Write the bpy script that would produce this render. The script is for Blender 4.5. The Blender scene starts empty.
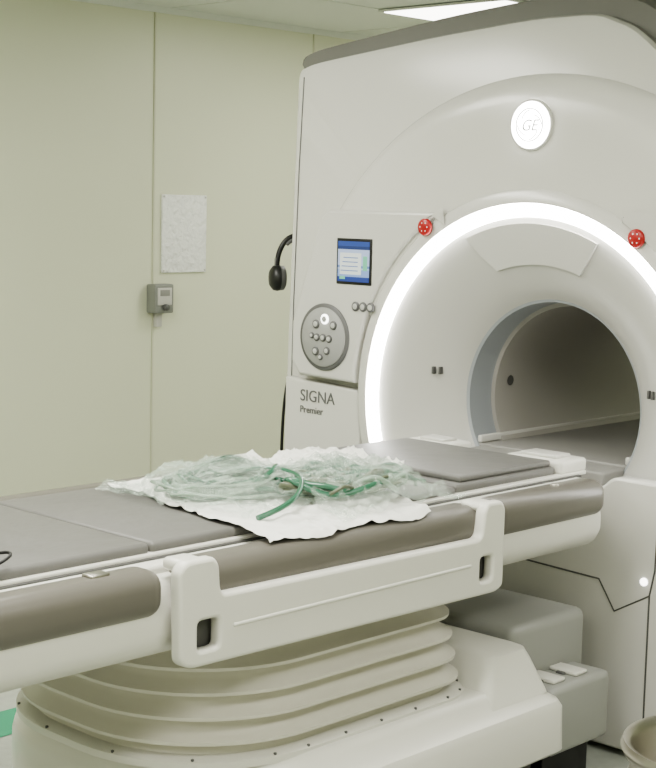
import bpy, bmesh, math, random
from mathutils import Vector, Matrix, noise
random.seed(11)
COL=bpy.context.scene.collection
try: bpy.context.scene.view_settings.look='AgX - Medium High Contrast'
except Exception: pass
# ---------------------------------------------------------------- materials
def mat(name,col,rough=.5,metal=0,spec=.5,emis=None,es=0,alpha=1,trans=0,bump=None,var=None,coat=0):
    m=bpy.data.materials.new(name); m.use_nodes=True; nt=m.node_tree; b=nt.nodes['Principled BSDF']
    b.inputs['Base Color'].default_value=(*col,1); b.inputs['Roughness'].default_value=rough
    b.inputs['Metallic'].default_value=metal; b.inputs['Specular IOR Level'].default_value=spec
    b.inputs['Alpha'].default_value=alpha; b.inputs['Transmission Weight'].default_value=trans
    b.inputs['Coat Weight'].default_value=coat
    if emis: b.inputs['Emission Color'].default_value=(*emis,1); b.inputs['Emission Strength'].default_value=es
    tc=nt.nodes.new('ShaderNodeTexCoord')
    if bump:
        n=nt.nodes.new('ShaderNodeTexNoise'); n.inputs['Scale'].default_value=bump[0]; n.inputs['Detail'].default_value=4
        bp=nt.nodes.new('ShaderNodeBump'); bp.inputs['Strength'].default_value=bump[1]; bp.inputs['Distance'].default_value=bump[2]
        nt.links.new(tc.outputs['Object'],n.inputs['Vector']); nt.links.new(n.outputs['Fac'],bp.inputs['Height']); nt.links.new(bp.outputs['Normal'],b.inputs['Normal'])
    if var:
        n=nt.nodes.new('ShaderNodeTexNoise'); n.inputs['Scale'].default_value=var[0]; n.inputs['Detail'].default_value=3
        r=nt.nodes.new('ShaderNodeValToRGB'); r.color_ramp.elements[0].color=(*[c*(1-var[1]) for c in col],1); r.color_ramp.elements[1].color=(*[min(1,c*(1+var[1])) for c in col],1)
        r.color_ramp.elements[0].position=.3; r.color_ramp.elements[1].position=.7
        nt.links.new(tc.outputs['Object'],n.inputs['Vector']); nt.links.new(n.outputs['Fac'],r.inputs['Fac']); nt.links.new(r.outputs['Color'],b.inputs['Base Color'])
    return m
M_wall=mat('wall_paint',(.735,.755,.60),.40,var=(.8,.02))
M_ceil=mat('ceiling_paint',(.77,.80,.75),.7)
M_floor=mat('vinyl_floor',(.40,.42,.38),.35,var=(30,.06))
M_green=mat('green_stripe',(.04,.30,.17),.4)
M_white=mat('scanner_white',(.62,.612,.575),.22,var=(3,.01))
M_panel=mat('scanner_panel',(.59,.583,.55),.28)
M_grey=mat('scanner_cap_grey',(.19,.188,.172),.5)
M_dark=mat('seam_dark',(.09,.09,.085),.6)
M_cone=mat('bore_flare',(.50,.495,.465),.28)
M_liner=mat('bore_liner',(.33,.35,.37),.4)
M_bore=mat('bore_inner',(.38,.365,.34),.45)
M_track=mat('bore_track_grey',(.27,.265,.25),.4)
M_glow=mat('light_ring',(1,1,1),.4,emis=(1,.99,.96),es=17)
M_logo=mat('logo_light',(1,1,1),.4,emis=(1,.99,.97),es=12)
M_led=mat('white_led',(1,1,1),.4,emis=(1,.99,.97),es=4)
M_red=mat('red_button',(.40,.02,.02),.35)
M_wb=mat('white_print',(.8,.8,.8),.5)
M_black=mat('black_plastic',(.012,.012,.012),.4)
M_btn=mat('button_grey',(.13,.13,.13),.4)
M_dial=mat('dial_plate',(.36,.36,.35),.35)
M_matt=mat('mattress_vinyl',(.16,.157,.148),.45,bump=(9,.4,.012),var=(6,.06))
M_bol=mat('bolster_vinyl',(.155,.146,.127),.33)
M_tab=mat('table_white',(.72,.712,.66),.30)
M_bel=mat('bellows',(.66,.642,.575),.42)
M_dock=mat('dock_grey',(.34,.345,.325),.4)
M_steel=mat('steel',(.5,.48,.44),.3,metal=1)
M_sheet=mat('sheet_paper',(.82,.82,.78),.65,bump=(25,.3,.01))
def screen_mat():
    m=bpy.data.materials.new('screen_display'); m.use_nodes=True; nt=m.node_tree; b=nt.nodes['Principled BSDF']
    tc=nt.nodes.new('ShaderNodeTexCoord'); sx=nt.nodes.new('ShaderNodeSeparateXYZ'); nt.links.new(tc.outputs['Generated'],sx.inputs[0])
    r=nt.nodes.new('ShaderNodeValToRGB'); r.color_ramp.interpolation='CONSTANT'
    e=r.color_ramp.elements; e[0].color=(.02,.05,.3,1); e[1].position=.12; e[1].color=(.35,.5,.8,1)
    for p,c in ((.3,(.55,.68,.9,1)),(.34,(.2,.32,.6,1)),(.40,(.6,.7,.9,1)),(.80,(.01,.03,.16,1)),(.88,(.03,.08,.35,1))):
        x=e.new(p); x.color=c
    nt.links.new(sx.outputs['Z'],r.inputs['Fac'])
    nt.links.new(r.outputs['Color'],b.inputs['Emission Color']); b.inputs['Emission Strength'].default_value=.9; b.inputs['Base Color'].default_value=(.02,.03,.06,1)
    return m
M_screen=screen_mat()
M_bag=mat('clear_bag',(.66,.78,.68),.07,spec=1,alpha=.24,bump=(45,1,.012))
M_tube=mat('green_tube',(.012,.075,.042),.22,spec=.8)
M_tube3=mat('pale_green_tube',(.045,.15,.09),.22,spec=.8)
M_tube2=mat('clear_tube',(.34,.45,.36),.18,spec=.8,alpha=.75)
M_tube4=mat('olive_tube',(.12,.135,.085),.3,spec=.6)
# ---------------------------------------------------------------- geometry helpers
def obj(name,me,mats,smooth=True,ang=40):
    o=bpy.data.objects.new(name,me); COL.objects.link(o)
    for m in (mats if isinstance(mats,(list,tuple)) else [mats]): me.materials.append(m)
    if smooth:
        for p in me.polygons: p.use_smooth=True
        try: me.set_sharp_from_angle(angle=math.radians(ang))
        except Exception: pass
    return o
def frombm(name,bm,mats,smooth=True,ang=40):
    bmesh.ops.recalc_face_normals(bm,faces=bm.faces[:])
    me=bpy.data.meshes.new(name); bm.to_mesh(me); bm.free(); return obj(name,me,mats,smooth,ang)
def rbox(name,x0,x1,y0,y1,z0,z1,bev,m,seg=3):
    bm=bmesh.new(); bmesh.ops.create_cube(bm,size=1)
    for v in bm.verts: v.co=Vector(((x0+x1)/2+v.co.x*(x1-x0),(y0+y1)/2+v.co.y*(y1-y0),(z0+z1)/2+v.co.z*(z1-z0)))
    if bev>0: bmesh.ops.bevel(bm,geom=bm.edges[:],offset=bev,segments=seg,profile=.5,affect='EDGES')
    return frombm(name,bm,m)
def group(name,parts):
    e=bpy.data.objects.new(name,None); COL.objects.link(e); e.empty_display_size=.2
    for p in parts:
        p.parent=e
    return e
def curve2mesh(cu,name,m,M=None,ang=40):
    o=bpy.data.objects.new('tmp',cu); COL.objects.link(o)
    dg=bpy.context.evaluated_depsgraph_get(); dg.update()
    me=bpy.data.meshes.new_from_object(o.evaluated_get(dg)); bpy.data.objects.remove(o)
    if M: me.transform(M)
    me.materials.clear(); me.name=name
    return obj(name,me,m,True,ang)
def M_xz(y): return Matrix(((1,0,0,0),(0,0,-1,y),(0,1,0,0),(0,0,0,1)))
def M_yz(x): return Matrix(((0,0,1,x),(1,0,0,0),(0,1,0,0),(0,0,0,1)))
def plate(name,loops,M,thick,bev,m):
    cu=bpy.data.curves.new('c','CURVE'); cu.dimensions='2D'; cu.fill_mode='BOTH'; cu.extrude=max(thick/2-bev,1e-4); cu.bevel_depth=bev; cu.bevel_resolution=2; cu.offset=-bev
    for L in loops:
        s=cu.splines.new('POLY'); s.points.add(len(L)-1); s.use_cyclic_u=True
        for i,p in enumerate(L): s.points[i].co=(p[0],p[1],0,1)
    return curve2mesh(cu,name,m,M,35)
def roundpoly(P,r,n=5):
    out=[]
    k=len(P)
    for i in range(k):
        a=Vector(P[i-1]);b=Vector(P[i]);c=Vector(P[(i+1)%k])
        rr=min(r,(a-b).length*.45,(c-b).length*.45)
        p=b+(a-b).normalized()*rr; q=b+(c-b).normalized()*rr
        for j in range(n+1):
            t=j/n; out.append(tuple(p*(1-t)**2+b*2*t*(1-t)+q*t*t))
    return out
def tube(name,pts,r,m,cyc=False,smooth=False,res=3,rads=None):
    cu=bpy.data.curves.new('c','CURVE'); cu.dimensions='3D'; cu.bevel_depth=r; cu.bevel_resolution=res; cu.use_fill_caps=True
    if smooth:
        s=cu.splines.new('NURBS'); s.points.add(len(pts)-1); s.order_u=4; s.use_endpoint_u=not cyc
    else:
        s=cu.splines.new('POLY'); s.points.add(len(pts)-1)
    s.use_cyclic_u=cyc
    for i,p in enumerate(pts):
        s.points[i].co=(*p,1)
        if rads: s.points[i].radius=rads[i]
    return curve2mesh(cu,name,m,None,60)
CX,CZ=-.01,1.02
def revolve(name,prof,m,a0=0,a1=360,n=128,cx=CX,cz=CZ,matidx=None,ang=30):
    bm=bmesh.new(); full=abs(a1-a0)>=360; rows=[]
    for p in prof:
        row=[]
        for i in range(n if full else n+1):
            a=math.radians(a0+(a1-a0)*i/n); z=p[2] if len(p)>2 else cz
            row.append(bm.verts.new((cx+p[0]*math.cos(a),p[1],z+p[0]*math.sin(a))))
        rows.append(row)
    for k in range(len(rows)-1):
        L=len(rows[k])
        for i in range(L if full else L-1):
            j=(i+1)%L
            f=bm.faces.new((rows[k][i],rows[k][j],rows[k+1][j],rows[k+1][i]))
            if matidx: f.material_index=matidx[k]
    return frombm(name,bm,m,True,ang)
def disc(name,x,z,y,r,h,m,bev=.003,n=40):
    return revolve(name,[(r*.001,y-h),(r-bev,y-h),(r,y-h+bev),(r,y)],m,n=n,cx=x,cz=z,ang=50)
def text(name,s,x,z,y,size,m,th=.0008,shear=0):
    cu=bpy.data.curves.new('t','FONT'); cu.body=s; cu.size=size; cu.extrude=th; cu.shear=shear
    return curve2mesh(cu,name,m,Matrix(((1,0,0,x),(0,0,-1,y),(0,1,0,z),(0,0,0,1))))
# ================================================================ ROOM
X0,X1,Y0,Y1,H=-2.93,3.9,-6.0,3.3,2.6
rbox('floor',X0-.1,X1+.1,Y0-.1,Y1+.1,-.1,0,0,M_floor)
rbox('ceiling',X0-.1,X1+.1,Y0-.1,Y1+.1,H,H+.1,0,M_ceil)
rbox('wall_left',X0-.1,X0,Y0-.1,Y1+.1,0,H,0,M_wall)
rbox('wall_right',X1,X1+.1,Y0-.1,Y1+.1,0,H,0,M_wall)
rbox('wall_back',X0,X1,Y1,Y1+.1,0,H,0,M_wall)
rbox('wall_front',X0,X1,Y0-.1,Y0,0,H,0,M_wall)
M_ws=mat('wall_seam',(.62,.63,.49),.6)
for i,y in enumerate((-.3,.905,2.0)): rbox('trim_%d'%(i+1),X0,X0+.006,y-.004,y+.004,0,H,0,M_ws)
rbox('trim_4',X0,X0+.012,Y0,Y1,H-.03,H,0,M_ceil)
rbox('baseboard_left',X0,X0+.015,Y0,Y1,0,.1,.004,mat('base',(.35,.42,.36),.5))
bm=bmesh.new(); vs=[bm.verts.new(p) for p in ((-1.20,-3,.002),(-1.00,-3,.002),(-1.00,2.8,.002),(-1.20,2.8,.002))]; bm.faces.new(vs); frombm('floor_marking_stripe',bm,M_green)
cg=[]
for x in (-2.1,-.9,.3,1.5,2.7): cg.append(rbox('runner',x-.006,x+.006,Y0,Y1,H-.003,H,0,M_ceil))
for y in (-5.0,-3.8,-2.6,-.2,1.0,2.2): cg.append(rbox('cross',X0,X1,y-.006,y+.006,H-.003,H,0,M_ceil))
group('trim_5',cg)
M_lp=mat('light_panel',(1,1,1),.5,emis=(1,.98,.93),es=5)
def lightpanel(x,y,w,d,e):
    f=rbox('frame',x-w/2-.02,x+w/2+.02,y-d/2-.02,y+d/2+.02,H-.014,H-.004,.002,M_ceil)
    g=rbox('diffuser',x-w/2,x+w/2,y-d/2,y+d/2,H-.018,H-.010,.001,M_lp)
    group('ceiling_light_panel',[f,g])
    l=bpy.data.lights.new('ceiling_lamp','AREA'); l.shape='RECTANGLE'; l.size=w; l.size_y=d; l.energy=e; l.color=(1,.98,.905)
    o=bpy.data.objects.new('ceiling_lamp',l); o.location=(x,y,H-.03); COL.objects.link(o)
lightpanel(-1.72,1.88,.72,.54,11)
lightpanel(-1.2,-1.4,.6,1.2,29)
lightpanel(.6,-2.0,.6,1.2,33)
lightpanel(2.4,-1.4,.6,1.2,26)
lightpanel(-1.2,-4.0,.6,1.2,26)
lightpanel(1.8,-4.4,.6,1.2,29)
lightpanel(0,2.6,1.2,.6,26)  # unseen panel added behind the scanner to brighten the bore from the rear
# ================================================================ SCANNER
S=[]
outl=[(-1.10,0),(-1.125,.4),(-1.140,.76),(-1.145,1.02),(-1.130,1.53),(-1.115,2.0),(-1.108,2.15),(-1.03,2.172),(-.48,2.232),(-.07,2.265),(.17,2.265),(.30,2.215),(.43,2.11),(.62,1.96),(.82,1.78),(.98,1.57),(1.08,1.3),(1.11,1.02),(1.11,.76),(1.10,.4),(1.08,0)]
def sub(P):
    out=[P[0]]
    for i in range(1,len(P)-1):
        a,b,c=Vector(P[i-1]),Vector(P[i]),Vector(P[i+1])
        out+= [tuple(b.lerp(a,.2)),tuple(b.lerp((a+c)/2,.12)),tuple(b.lerp(c,.2))]
    return out+[P[-1]]
outl=sub(outl)
def rad(a):
    d=Vector((math.cos(a),math.sin(a))); best=None
    k=len(outl)
    for i in range(k):
        p=Vector(outl[i])-Vector((CX,CZ)); q=Vector(outl[(i+1)%k])-Vector((CX,CZ)); e=q-p
        den=d.x*e.y-d.y*e.x
        if abs(den)<1e-9: continue
        t=(p.x*e.y-p.y*e.x)/den; s=(p.x*d.y-p.y*d.x)/den
        if t>0 and -1e-6<=s<=1+1e-6: best=t if best is None else max(best,t)
    return best
N=720
bm=bmesh.new(); rows=[]
R=[rad(2*math.pi*(i+.5)/N) for i in range(N)]
def rr(a): return R[int(round(a/(2*math.pi)*N-.5))%N]
def ringrow(fn):
    row=[]
    for i in range(N):
        a=2*math.pi*(i+.5)/N; r,y=fn(a); row.append(bm.verts.new((CX+r*math.cos(a),y,max(0.0,CZ+r*math.sin(a)))))
    rows.append(row)
def cap(a): return .075 if .55<a<2.36 else 0
ringrow(lambda a:(.69,.0)); ringrow(lambda a:(rr(a)-.03,.0)); ringrow(lambda a:(rr(a)-.008,.008)); ringrow(lambda a:(rr(a),.03)); ringrow(lambda a:(rr(a),.06))
ringrow(lambda a:(rr(a)+cap(a)*.2,.062)); ringrow(lambda a:(rr(a)+cap(a)*.9,.075)); ringrow(lambda a:(rr(a)+cap(a),.10)); ringrow(lambda a:(rr(a)+cap(a),1.75)); ringrow(lambda a:(rr(a)-.05,1.8)); ringrow(lambda a:(.62,1.8))
for k in range(len(rows)-1):
    for i in range(N):
        j=(i+1)%N; a=2*math.pi*(i+.5)/N
        vs=[rows[k][i],rows[k][j],rows[k+1][j],rows[k+1][i]]
        try: f=bm.faces.new(vs)
        except ValueError: continue
        if k>=3 and .5<a<2.37 and k<9: f.material_index=1
bmesh.ops.remove_doubles(bm,verts=bm.verts[:],dist=1e-5)
S.append(frombm('gantry_body',bm,[M_white,M_grey],True,25))
S.append(revolve('front_disc',[(1.068,.004),(1.065,-.010),(1.05,-.028),(1.02,-.042),(.98,-.050),(.9,-.054),(.78,-.056),(.68,-.056)],M_white,22,158,ang=70))
A0,A1=-17,197
S.append(revolve('ring_collar',[(.71,.0),(.708,-.056),(.70,-.062),(.664,-.066),(.661,-.05)],M_white,A0,A1,ang=60))
S.append(revolve('light_ring',[(.661,-.05),(.658,-.066),(.64,-.070),(.624,-.064),(.620,-.046)],M_glow,A0,A1,ang=60))
S.append(revolve('bore_flare',[(.640,-.046),(.61,-.044),(.56,-.030),(.50,-.006),(.44,.026),(.39,.058,1.025),(.362,.080,1.03),(.346,.098,1.03)],M_cone,ang=60))
S.append(revolve('bore_tube',[(.346,.098,1.03),(.337,.104,1.03),(.334,.22,1.03),(.320,.222,1.03),(.318,1.5,1.03),(.45,1.75,1.03),(.62,1.80)],[M_liner,M_bore],matidx=[0,0,1,1,0,0],ang=40))
S.append(rbox('bore_bridge',-.30,.28,-.02,1.7,.78,.862,.01,M_track))
S.append(rbox('bore_track',-.318,.298,.11,1.7,.84,.870,.006,M_track))
S.append(rbox('bore_rail_a',-.312,-.295,.11,1.7,.87,.896,.006,M_panel))
S.append(rbox('bore_rail_b',.275,.292,.11,1.7,.87,.896,.006,M_panel))
o=revolve('speaker_hole',[(.0005,.0),(.018,.0)],M_dark,n=20,cx=0,cz=0); o.matrix_world=Matrix.Translation((CX-.313,.30,1.07))@Matrix.Rotation(math.pi/2,4,'Z'); S.append(o)
def arc(a0,a1,r,n=24,cx=CX,cz=CZ):
    return [(cx+r*math.cos(math.radians(a0+(a1-a0)*i/n)),cz+r*math.sin(math.radians(a0+(a1-a0)*i/n))) for i in range(n+1)]
ap=[(-.70,.02),(.68,.02),(.68,.85),(.50,.862),(.34,.862),(.30,.82),(-.32,.82),(-.36,.862),(-.52,.862),(-.70,.85)]
S.append(plate('apron',[roundpoly(ap,.03,4)],M_xz(-.030),.06,.010,M_white))
bm=bmesh.new(); rows=[]
prof=[(.60,-.042),(.53,-.018),(.47,.010)]
for k,(r0,y0) in enumerate(prof):
    half=25 if k==0 else (23 if k==1 else 20); row=[]
    for i in range(25):
        a=math.radians(90+half-2*half*i/24); row.append(bm.verts.new((CX+r0*math.cos(a),y0-.010,CZ+r0*math.sin(a))))
    rows.append(row)
for k in range(2):
    for i in range(24): bm.faces.new((rows[k][i],rows[k][i+1],rows[k+1][i+1],rows[k+1][i]))
ret=bmesh.ops.extrude_face_region(bm,geom=bm.faces[:]); 
for v in ret['geom']:
    if isinstance(v,bmesh.types.BMVert): v.co.y+=.016
S.append(frombm('flare_window',bm,M_panel,True,40))
def mir(P): return [(2*CX-p[0],p[1]) for p in P]
aT=119
Lp=[(-1.0,1.05),(-1.04,1.10),(-1.04,1.24),(-.995,1.38),(-.905,1.62),(-.87,1.648),(-.39,1.648),(-.355,1.628)]+arc(aT,178.0,.718)
S.append(plate('control_panel',[Lp],M_xz(-.035),.07,.012,M_panel))
S.append(plate('control_panel_b',[mir(Lp)],M_xz(-.035),.07,.012,M_panel))
Ll=[(-1.09,1.035),(-.735,1.018)]+arc(181,190,.718,6)+[(-.712,.86),(-.712,.02),(-1.06,.02),(-1.095,.5)]
S.append(plate('lower_cover',[Ll],M_xz(-.022),.05,.008,M_white))
S.append(plate('lower_cover_b',[mir(Ll)],M_xz(-.022),.05,.008,M_white))
S.append(tube('flange_seam',[(-1.093,-.001,.05),(-1.106,-.001,.8),(-1.101,-.001,1.3),(-1.086,-.001,1.8),(-1.070,-.001,2.12)],.0022,M_btn))
AY=-.060
S.append(tube('apron_seam_a',[(-.3,AY,.57),(.05,AY,.55),(.31,AY,.54),(.37,AY,.45),(.49,AY,.52),(.505,AY,.60),(.51,AY,.855)],.003,M_dark))
S.append(tube('apron_seam_b',[(.49,AY,.52),(.49,AY,.02)],.003,M_dark))
PY=-.071
S.append(rbox('screen_bezel',-.820,-.655,PY-.003,PY+.01,1.390,1.550,.003,M_black))
S.append(rbox('screen',-.811,-.664,PY-.005,PY,1.40,1.54,0,M_screen))
S.append(rbox('screen_image',-.80,-.70,PY-.006,PY,1.425,1.50,0,mat('img',(.3,.3,.3),.5,emis=(.75,.85,.8),es=.7)))
M_scr2=mat('img_dark',(.1,.15,.3),.5,emis=(.2,.3,.6),es=.4)
for k in range(4): S.append(rbox('screen_line',-.795+.004*k,-.715,PY-.007,PY,1.437+.015*k,1.440+.015*k,0,M_scr2))
M_scr3=mat('img_green',(.1,.3,.2),.5,emis=(.25,.7,.45),es=.5)
S.append(rbox('screen_chip',-.69,-.672,PY-.007,PY,1.44,1.49,0,M_scr3)); S.append(rbox('screen_chip_b',-.80,-.775,PY-.007,PY,1.408,1.418,0,M_scr3))
S.append(disc('dial_rim',-.872,1.197,PY+.006,.120,.012,M_btn,.004,64))
S.append(disc('dial_plate',-.872,1.197,PY+.002,.106,.012,M_dial,.003,64))
M_but=mat('button_light',(.5,.5,.48),.4)
for (x,z,r,m) in ((-.862,1.262,.018,M_led),(-.905,1.242,.016,M_btn),(-.82,1.242,.016,M_btn),(-.90,1.195,.014,M_btn),(-.87,1.195,.014,M_btn),(-.84,1.193,.014,M_btn),(-.925,1.20,.011,M_btn),(-.905,1.145,.016,M_btn),(-.85,1.15,.014,M_btn),(-.88,1.125,.011,M_btn)):
    S.append(disc('dial_button',x,z,PY-.009,r,.006,m,.002,24))
    if m is M_led: S.append(disc('dial_button_core',x,z,PY-.0145,r*.6,.002,M_dial,.0005,24))
    else: S.append(disc('dial_button_core',x,z,PY-.0145,r*.6,.002,M_but,.0005,20))
for x in (-.725,-.69,-.655):
    S.append(disc('key',x,1.315,PY+.002,.017,.007,M_btn,.002,24)); S.append(disc('key_core',x,1.315,PY-.0045,.010,.002,M_but,.0005,20))
for x,z in ((-.42,1.598),(.395,1.585)):
    S.append(disc('emergency_stop',x,z,PY+.002,.028,.012,M_red,.004,32))
    for k in range(6):
        a=k*math.pi/3; S.append(disc('stop_mark',x+.015*math.cos(a),z+.015*math.sin(a),PY-.0095,.0025,.001,M_wb,.0003,10))
S.append(text('model_text','SIGNA',-1.01,.955,-.049,.060,M_btn)); S.append(text('model_subtext','Premier',-1.01,.912,-.049,.036,M_btn))
BY=-.052
S.append(disc('badge_rim',-.01,1.925,BY,.080,.012,M_panel,.004,64)); S.append(disc('badge_face',-.01,1.925,BY-.008,.073,.010,M_logo,.003,64))
M_mark=mat('badge_print',(.45,.45,.44),.5)
S.append(revolve('badge_ring',[(.049,BY-.0185),(.049,BY-.021),(.052,BY-.021),(.052,BY-.0185)],M_mark,n=48,cx=-.01,cz=1.925))
S.append(text('badge_text','GE',-.043,1.907,BY-.019,.05,M_mark,shear=.3))
for a in (0,90,180,270):
    q=[(-.01+(.046)*math.cos(math.radians(a+t))*(1-.25*t/60),BY-.019,1.925+.046*math.sin(math.radians(a+t))*(1-.25*t/60)) for t in range(0,70,10)]
    S.append(tube('badge_swirl',q,.0016,M_mark))
for s in (-1,1):
    for dx in (0,.02):
        r0=.41; yy=.035
        S.append(rbox('flare_mark',CX+s*(r0+dx)-.004,CX+s*(r0+dx)+.004,yy-.010-dx*.6,yy+.01,1.10,1.125,.001,M_dark))
S.append(disc('apron_white_spot',.47,.56,AY,.012,.008,M_led,.003,20))  # small white emissive disc on the apron
g=group('mri_scanner',S); g.location=(0,.06,0)
# ================================================================ TABLE
T=[]
T.append(rbox('dock_body',-.40,.36,-.50,-.13,.12,.485,.03,M_dock,4))
T.append(rbox('dock_step',.10,.485,-.47,-.18,.13,.33,.02,M_dock,4))
T.append(rbox('dock_foot',-.40,.42,-.42,-.19,0,.13,.005,M_black))
for y in (-.40,-.29):
    T.append(rbox('pedal',.36,.455,y-.03,y+.03,.33,.342,.005,M_tab))
    T.append(rbox('pedal_hinge',.39,.42,y-.04,y+.04,.325,.337,.004,M_btn))
def extrudeY(name,prof,y0,y1,m,endinset=.03,ang=35):
    bm=bmesh.new(); rows=[]
    cx=sum(p[0] for p in prof)/len(prof); cz=sum(p[1] for p in prof)/len(prof)
    def row(y,ins):
        out=[]
        for x,z in prof:
            v=Vector((cx-x,cz-z)); d=v.length or 1; v=v/d*min(ins,d*.5)
            out.append(bm.verts.new((x+v.x,y,z+v.y)))
        rows.append(out)
    e=endinset
    row(y0,e);row(y0+e*.3,e*.35);row(y0+e,0);row(y1-e,0);row(y1-e*.3,e*.35);row(y1,e)
    n=len(prof)
    for k in range(5):
        for i in range(n): bm.faces.new((rows[k][i],rows[k][(i+1)%n],rows[k+1][(i+1)%n],rows[k+1][i]))
    bm.faces.new(rows[0]); bm.faces.new(rows[-1][::-1])
    return frombm(name,bm,m,True,ang)
YL=-3.1
shell=roundpoly([(-.445,.80),(-.445,.735),(-.42,.70),(-.25,.655),(.25,.655),(.42,.70),(.445,.735),(.445,.80),(.42,.86),(-.42,.86)],.03,4)
T.append(extrudeY('table_shell',shell,YL,-.17,M_tab,.05))
T.append(rbox('table_deck',-.37,.37,YL+.03,-.16,.84,.878,.008,M_tab))
T.append(rbox('deck_slot',-.325,.325,YL+.05,-.14,.874,.882,.002,M_dark))
T.append(rbox('cradle',-.315,.315,YL+.05,-.10,.878,.890,.004,M_tab))
def bolster(n,x0,x1,y0,y1): return rbox(n,x0,x1,y0,y1,.790,.893,.038,M_bol,6)
for sx in (1,-1):
    a,b=(.355,.462) if sx>0 else (-.462,-.355)
    T.append(bolster('bolster_foot',a,b,YL+.02,-1.86)); T.append(bolster('bolster_mid',a,b,-1.79,-.78)); T.append(bolster('bolster_head',a,b,-.72,-.20))
T.append(rbox('mattress_foot',-.305,.305,YL+.06,-1.78,.885,.912,.012,M_matt,4))
T.append(rbox('mattress_mid',-.305,.305,-1.778,-1.10,.885,.912,.012,M_matt,4))
T.append(rbox('mattress_upper',-.300,.300,-1.095,-.70,.885,.908,.012,M_matt,4))
T.append(rbox('head_pad_base',-.295,.295,-.695,-.23,.885,.912,.010,M_matt,4))
T.append(rbox('head_pad',-.285,.28,-.66,-.235,.910,.930,.008,M_matt,4))
T.append(rbox('head_connector',.10,.31,-.225,-.09,.885,.928,.012,M_tab,4))
T.append(rbox('head_connector_b',-.30,-.12,-.225,-.10,.885,.925,.012,M_tab,4))
T.append(rbox('connector_grip',.14,.27,-.20,-.12,.925,.938,.005,M_panel,3))
T.append(rbox('connector_grip_b',-.26,-.16,-.20,-.13,.922,.934,.005,M_panel,3))
def rail(x,nm):
    o=roundpoly([(-1.85,.690),(-1.855,.890),(-1.835,.910),(-1.755,.910),(-1.74,.890),(-1.735,.825),(-.83,.815),(-.82,.885),(-.805,.905),(-.745,.905),(-.73,.885),(-.73,.675),(-.76,.662),(-1.82,.675)],.02,4)
    h1=roundpoly([(-1.80,.71),(-1.80,.775),(-1.74,.775),(-1.74,.71)],.012,3)
    h2=roundpoly([(-.83,.70),(-.83,.765),(-.78,.765),(-.78,.70)],.012,3)
    T.append(plate(nm,[o,h1,h2],M_yz(x),.034,.009,M_tab))
    s=1 if x>0 else -1
    T.append(rbox(nm+'_ridge',x+s*.014-.006,x+s*.014+.006,-1.70,-.87,.745,.755,.004,M_tab))
    for y in (-1.795,-.78): T.append(rbox(nm+'_bracket',min(x-s*.075,x),max(x-s*.075,x),y-.035,y+.035,.878,.906 if y<-1 else .902,.012,M_tab,4))
    for y in (-1.77,-.805): T.append(rbox(nm+'_hole_shade',min(x-s*.03,x-s*.018),max(x-s*.03,x-s*.018),y-.05,y+.05,.69,.79,.002,M_dark))  # dark plates put in as painted shade behind the rail holes
rail(.474,'side_rail'); rail(-.474,'side_rail_far')
T.append(rbox('latch',.385,.42,-2.03,-1.98,.890,.899,.004,M_steel))
T.append(disc('latch_knob',0,0,0,.012,.006,M_steel)); T[-1].matrix_world=Matrix.Translation((.41,-.40,.893))@Matrix.Rotation(-math.pi/2,4,'X')
def rrect(x,y0,y1,r0,r1,off,n=12):
    out=[]; x=x+off;y0=y0-off;y1=y1+off; r0=r0+off; r1=r1+off*.5
    for cx,cy,a0,r in ((x-r1,y1-r1,0,r1),(-x+r1,y1-r1,90,r1),(-x+r0,y0+r0,180,r0),(x-r0,y0+r0,270,r0)):
        for i in range(n+1):
            a=math.radians(a0+90*i/n); out.append((cx+r*math.cos(a),cy+r*math.sin(a)))
    return out
def loft(name,levels,m,cap=True,ang=30):
    bm=bmesh.new(); rows=[[bm.verts.new((px,py,z)) for px,py in P] for P,z in levels]; n=len(rows[0])
    for k in range(len(rows)-1):
        for i in range(n): bm.faces.new((rows[k][i],rows[k][(i+1)%n],rows[k+1][(i+1)%n],rows[k+1][i]))
    if cap: bm.faces.new(rows[0]); bm.faces.new(rows[-1][::-1])
    return frombm(name,bm,m,True,ang)
lv=[]
BY0,BY1,BX,B0,B1=-1.77,-.76,.430,.36,.14
def bp_(off): return rrect(BX,BY0,BY1,B0,B1,off)
lv.append((bp_(-.05),.70))
for i in range(5):
    o=-.022+.008*i; zt=.655-.056*i
    lv+= [(bp_(o-.042),zt+.031),(bp_(o-.036),zt+.022),(bp_(o-.012),zt+.009),(bp_(o),zt+.003),(bp_(o-.001),zt-.005),(bp_(o-.038),zt-.014)]
lv.append((bp_(-.02),.39))
T.append(loft('bellows',lv,M_bel))
FZ=.385
T.append(loft('bellows_flange',[(bp_(.010),FZ+.012),(bp_(.022),FZ+.007),(bp_(.022),FZ-.01)],M_tab))
fl=rrect(BX,BY0,BY1,B0,B1,.016,6)
for i in range(len(fl)):
    a=Vector(fl[i]); b=Vector(fl[(i+1)%len(fl)]); n=max(1,int((b-a).length/.12))
    if i%2 and n==1: continue
    for k in range(n):
        p=a.lerp(b,k/n); T.append(rbox('bolt',p.x-.003,p.x+.003,p.y-.003,p.y+.003,FZ+.008,FZ+.014,.001,M_btn,2))
def rc(x,y1,dz=0,r=.05): return rrect(x,-1.74-dz,y1,.40,r,0,8)
T.append(loft('base_cover',[(rc(.455,-.545),FZ),(rc(.468,-.53,.005),FZ-.005),(rc(.480,-.51,.01),FZ-.02),(rc(.500,-.495,.01),.335),(rc(.525,-.475,.015),.320),(rc(.535,-.465,.015),.300),(rc(.538,-.462,.015),.18),(rc(.52,-.47,.01),.165)],M_tab,ang=30))
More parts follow.
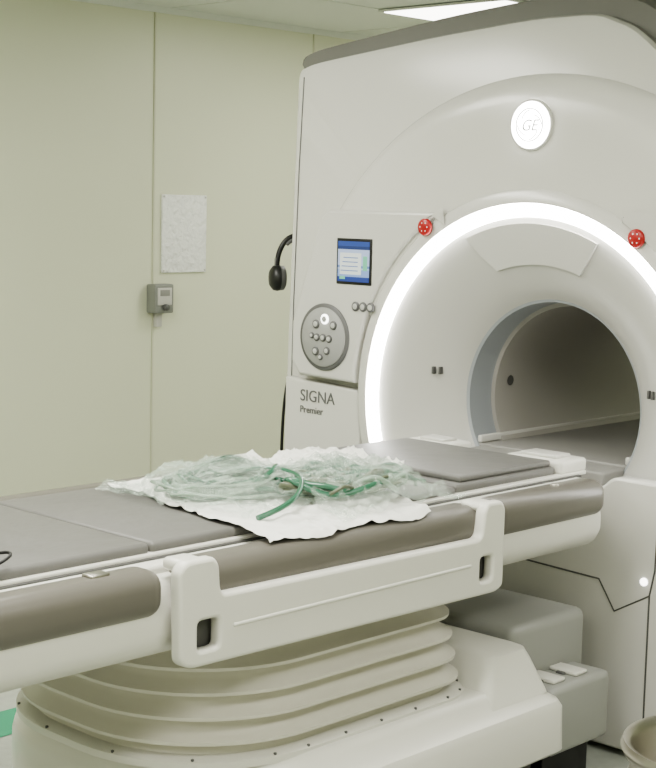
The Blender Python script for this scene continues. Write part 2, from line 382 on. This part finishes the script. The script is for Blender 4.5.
T.append(loft('base_riser',[(rrect(.425,-.70,-.545,.03,.04,0,6),.465),(rrect(.44,-.715,-.53,.04,.04,0,6),.458),(rrect(.455,-.735,-.52,.04,.04,0,6),.43),(rrect(.497,-.80,-.495,.04,.04,0,6),.34)],M_tab,ang=30))
T.append(loft('base_plinth',[(rc(.48,-.52),.17),(rc(.47,-.53),.0)],M_dark))
group('mri_patient_table',T)
# ================================================================ SHEET + TUBING
def tz(x):
    ax=abs(x)
    if ax<.30: return .914
    if ax<.37: return .914-(ax-.30)/.07*.014
    if ax<.42: return .900-(ax-.37)/.05*.003
    return .897-((ax-.42)/.05)**2*.035
def sheet(name,c,nx,ny,amp,lift,m,seed,edge_amp=.03,mul=1):
    bm=bmesh.new(); g=[]
    for i in range(nx+1):
        row=[]; u=i/nx
        for j in range(ny+1):
            v=j/ny
            a=Vector(c[0]).lerp(Vector(c[1]),u); b=Vector(c[3]).lerp(Vector(c[2]),u); p=a.lerp(b,v)
            edge=Vector((noise.noise(Vector((u*3,v*3,seed))),noise.noise(Vector((u*4,v*4,seed+9)))))*edge_amp
            p=p+edge
            n1=noise.noise(Vector((p.x*7,p.y*7,seed))); n2=1-abs(noise.noise(Vector((p.x*14,p.y*14,seed+3))))*2.5; n3=noise.noise(Vector((p.x*40,p.y*40,seed+5)))
            n4=1-abs(noise.noise(Vector((p.x*26,p.y*20,seed+8))))*3
            w=max(0,n1)*amp+max(0,n2)**2*amp*.6+(n3+.5)*amp*.15+max(0,n4)**2*amp*.35
            lf=lift(u,v,p) if lift else 0
            row.append(bm.verts.new((p.x,p.y,tz(p.x)+.004+w+lf)))
        g.append(row)
    for i in range(nx):
        for j in range(ny): bm.faces.new((g[i][j],g[i+1][j],g[i+1][j+1],g[i][j+1]))
    return frombm(name,bm,m,True,80)
def hump(cx,cy,rx,ry,h):
    def f(u,v,p):
        d=((p.x-cx)/rx)**2+((p.y-cy)/ry)**2; return h*max(0,1-d)**.5
    return f
P=[]
P.append(sheet('sheet_main',((-.28,-1.44),(-.24,-.90),(.455,-.96),(.45,-1.55)),90,100,.011,None,M_sheet,1.3,.045))
P.append(sheet('sheet_fold',((-.28,-1.0),(-.27,-.68),(.05,-.62),(.12,-.95)),70,70,.030,hump(-.12,-.80,.16,.16,.020),M_sheet,4.1,.05))
group('disposable_sheet',P)
Q=[]
def coil(cx,cy,rx,ry,rot,turns,r,m,zb,amp=.035,nm='tube',corr=True):
    pts=[]; s=random.random()*20; a0=random.random()*6.28
    L=turns*2*math.pi*(rx+ry)/2; n=int(L/.0032) if corr else int(turns*28)
    for i in range(n+1):
        q=i/n*turns; t=q*2*math.pi; k=1+.22*noise.noise(Vector((q*2.8,s,0)))-.06*q
        x=rx*k*math.cos(t+a0); y=ry*k*math.sin(t+a0)
        X=cx+x*math.cos(rot)-y*math.sin(rot); Y=cy+x*math.sin(rot)+y*math.cos(rot)
        pts.append((X,Y,zb+r+amp*(.5+noise.noise(Vector((q*4.2,s,3))))+.010*q))
    rads=[(1.0 if i%2 else .72) for i in range(len(pts))] if corr else None
    return tube(nm,pts,r,m,rads=rads,res=2)
C1=(.01,-1.29); C2=(.20,-1.04)
ms=(M_tube,M_tube3,M_tube4,M_tube3,M_tube2)
for k in range(18):
    rx=random.uniform(.08,.165)
    Q.append(coil(C1[0]+random.uniform(-.02,.02),C1[1]+random.uniform(-.02,.02),rx,rx*1.15,random.uniform(-.3,.3),random.uniform(1,2),random.choice((.004,.005,.008)),(M_tube3,M_tube2,M_tube,M_tube2)[k%4],.918,.045,corr=k%3!=0))
for k in range(34): Q.append(coil(C2[0]+random.uniform(-.06,.06),C2[1]+random.uniform(-.12,.12),random.uniform(.04,.10),random.uniform(.07,.14),random.uniform(0,3),random.uniform(.8,1.8),random.choice((.004,.005,.008)),ms[k%5],.916,.05,corr=k%3!=0))
Q.append(tube('strap',[(.31,-1.46,.925),(.33,-1.38,.945),(.30,-1.30,.970),(.22,-1.22,.985),(.12,-1.18,.985),(.02,-1.20,.98),(-.08,-1.27,.96),(-.12,-1.38,.935)],.007,M_tube3,smooth=True))
Q.append(sheet('clear_bag_a',((-.23,-1.52),(-.20,-1.06),(.26,-1.04),(.29,-1.50)),130,130,.030,hump(.02,-1.28,.24,.22,.064),M_bag,7.7))
Q.append(sheet('clear_bag_b',((-.02,-1.22),(.0,-.82),(.40,-.80),(.41,-1.27)),130,130,.030,hump(.20,-1.04,.21,.23,.064),M_bag,2.2))
group('oxygen_tubing_pack',Q)
group('cable_loop',[tube('loop',[(.29+.03*math.cos(a),-2.19+.05*math.sin(a),.93+.012*math.sin(a)) for a in [k*math.pi/10 for k in range(20)]],.0035,M_black,True)])
# ================================================================ WALL ITEMS
WX=X0
n=[rbox('board',WX+.0,WX+.012,.955,1.245,1.315,1.70,.003,mat('notice_board',(.95,.96,.94),.45,bump=(32,1,.02)))]
for y,z in ((.965,1.69),(1.235,1.69),(.965,1.325),(1.235,1.325)): n.append(rbox('pin',WX+.011,WX+.015,y-.005,y+.005,z-.005,z+.005,.001,M_panel))
group('wall_notice',n)
bx=[rbox('case',WX,WX+.07,.865,.985,1.12,1.262,.008,mat('box_grey',(.27,.28,.26),.45)),rbox('face',WX+.068,WX+.074,.88,.97,1.16,1.245,.003,M_panel),
 rbox('label',WX+.073,WX+.0755,.895,.955,1.205,1.235,.0005,mat('lbl',(.3,.3,.28),.5)),rbox('bracket',WX+.0,WX+.03,.91,.945,1.05,1.125,.004,M_panel),
 disc('knob',0,0,0,.016,.02,M_btn)]
bx[-1].matrix_world=Matrix.Translation((WX+.075,.925,1.15))@Matrix.Rotation(math.pi/2,4,'Z')
group('wall_call_box',bx)
# headphones : band + two round cups, hung on a hook on the gantry's side
hp=[]
hp.append(tube('headband',[(.0,.072*math.cos(a),.02+.115*math.sin(a)) for a in [math.pi*k/24 for k in range(25)]],.010,M_black))
hp.append(tube('band_pad',[(.0,.064*math.cos(a),.02+.102*math.sin(a)) for a in [math.pi*(.3+.4*k/12) for k in range(13)]],.010,M_btn))
for s in (-1,1):
    y=s*.070
    hp.append(revolve('earcup',[(.001,y+s*.030),(.030,y+s*.028),(.046,y+s*.016),(.050,y),(.048,y-s*.008),(.001,y-s*.008)],M_black,n=36,cx=0,cz=-.025,ang=60))
    hp.append(revolve('cushion',[(.020,y-s*.008),(.025,y-s*.026),(.036,y-s*.030),(.046,y-s*.024),(.048,y-s*.006)],M_btn,n=36,cx=0,cz=-.025,ang=70))
    hp.append(rbox('yoke',-.007,.007,y-.005+s*.006,y+.005+s*.006,0,.05,.003,M_btn,3))
hp.append(rbox('hook',-.03,.105,-.008,.008,.104,.116,.003,M_panel))
g=group('headphones',hp); g.location=(-1.236,.20,1.41); g.rotation_euler=(0,0,math.radians(-32))
group('hanging_cable',[tube('cable',[(-1.165,.10,1.0),(-1.175,.10,.97),(-1.18,.09,.85),(-1.19,.10,.70),(-1.22,.12,.55),(-1.24,.16,.30),(-1.22,.2,.006),(-1.4,.5,.006)],.006,M_black,smooth=True)])
bxx,byy=1.305,-1.03
def vrev(name,prof,m,n=48):
    bm=bmesh.new(); rows=[[bm.verts.new((bxx+r*math.cos(2*math.pi*i/n),byy+r*math.sin(2*math.pi*i/n),z)) for i in range(n)] for r,z in prof]
    for k in range(len(rows)-1):
        for i in range(n): bm.faces.new((rows[k][i],rows[k][(i+1)%n],rows[k+1][(i+1)%n],rows[k+1][i]))
    return frombm(name,bm,m,True,50)
group('steel_bin',[vrev('bin_body',[(.001,.0),(.17,.0),(.175,.02),(.19,.50),(.205,.505),(.211,.520),(.205,.535),(.192,.530),(.183,.515),(.17,.03),(.001,.03)],M_steel),vrev('bin_band',[(.19,.44),(.195,.445),(.195,.455),(.19,.46)],M_steel)])
# ================================================================ WORLD + CAMERA
w=bpy.data.worlds.new('World'); bpy.context.scene.world=w; w.use_nodes=True; w.node_tree.nodes['Background'].inputs[0].default_value=(.9,.95,.9,1); w.node_tree.nodes['Background'].inputs[1].default_value=.1
h=Vector((-.6896,.7242,0)).normalized(); r=Vector((h.y,-h.x,0)); p=math.radians(6.67)
fw=math.cos(p)*h-math.sin(p)*Vector((0,0,1)); up=math.sin(p)*h+math.cos(p)*Vector((0,0,1))
e=.023
r2=r*math.cos(e)+up*math.sin(e); up2=up*math.cos(e)-r*math.sin(e)
cd=bpy.data.cameras.new('camera'); cam=bpy.data.objects.new('camera',cd); COL.objects.link(cam)
cd.sensor_fit='VERTICAL'; cd.sensor_height=24; cd.lens=24*1514/768; cd.clip_start=.05
R3=Matrix((r2,up2,-fw)).transposed(); cam.matrix_world=Matrix.Translation((2.842,-3.888,1.657))@R3.to_4x4()
bpy.context.scene.camera=cam
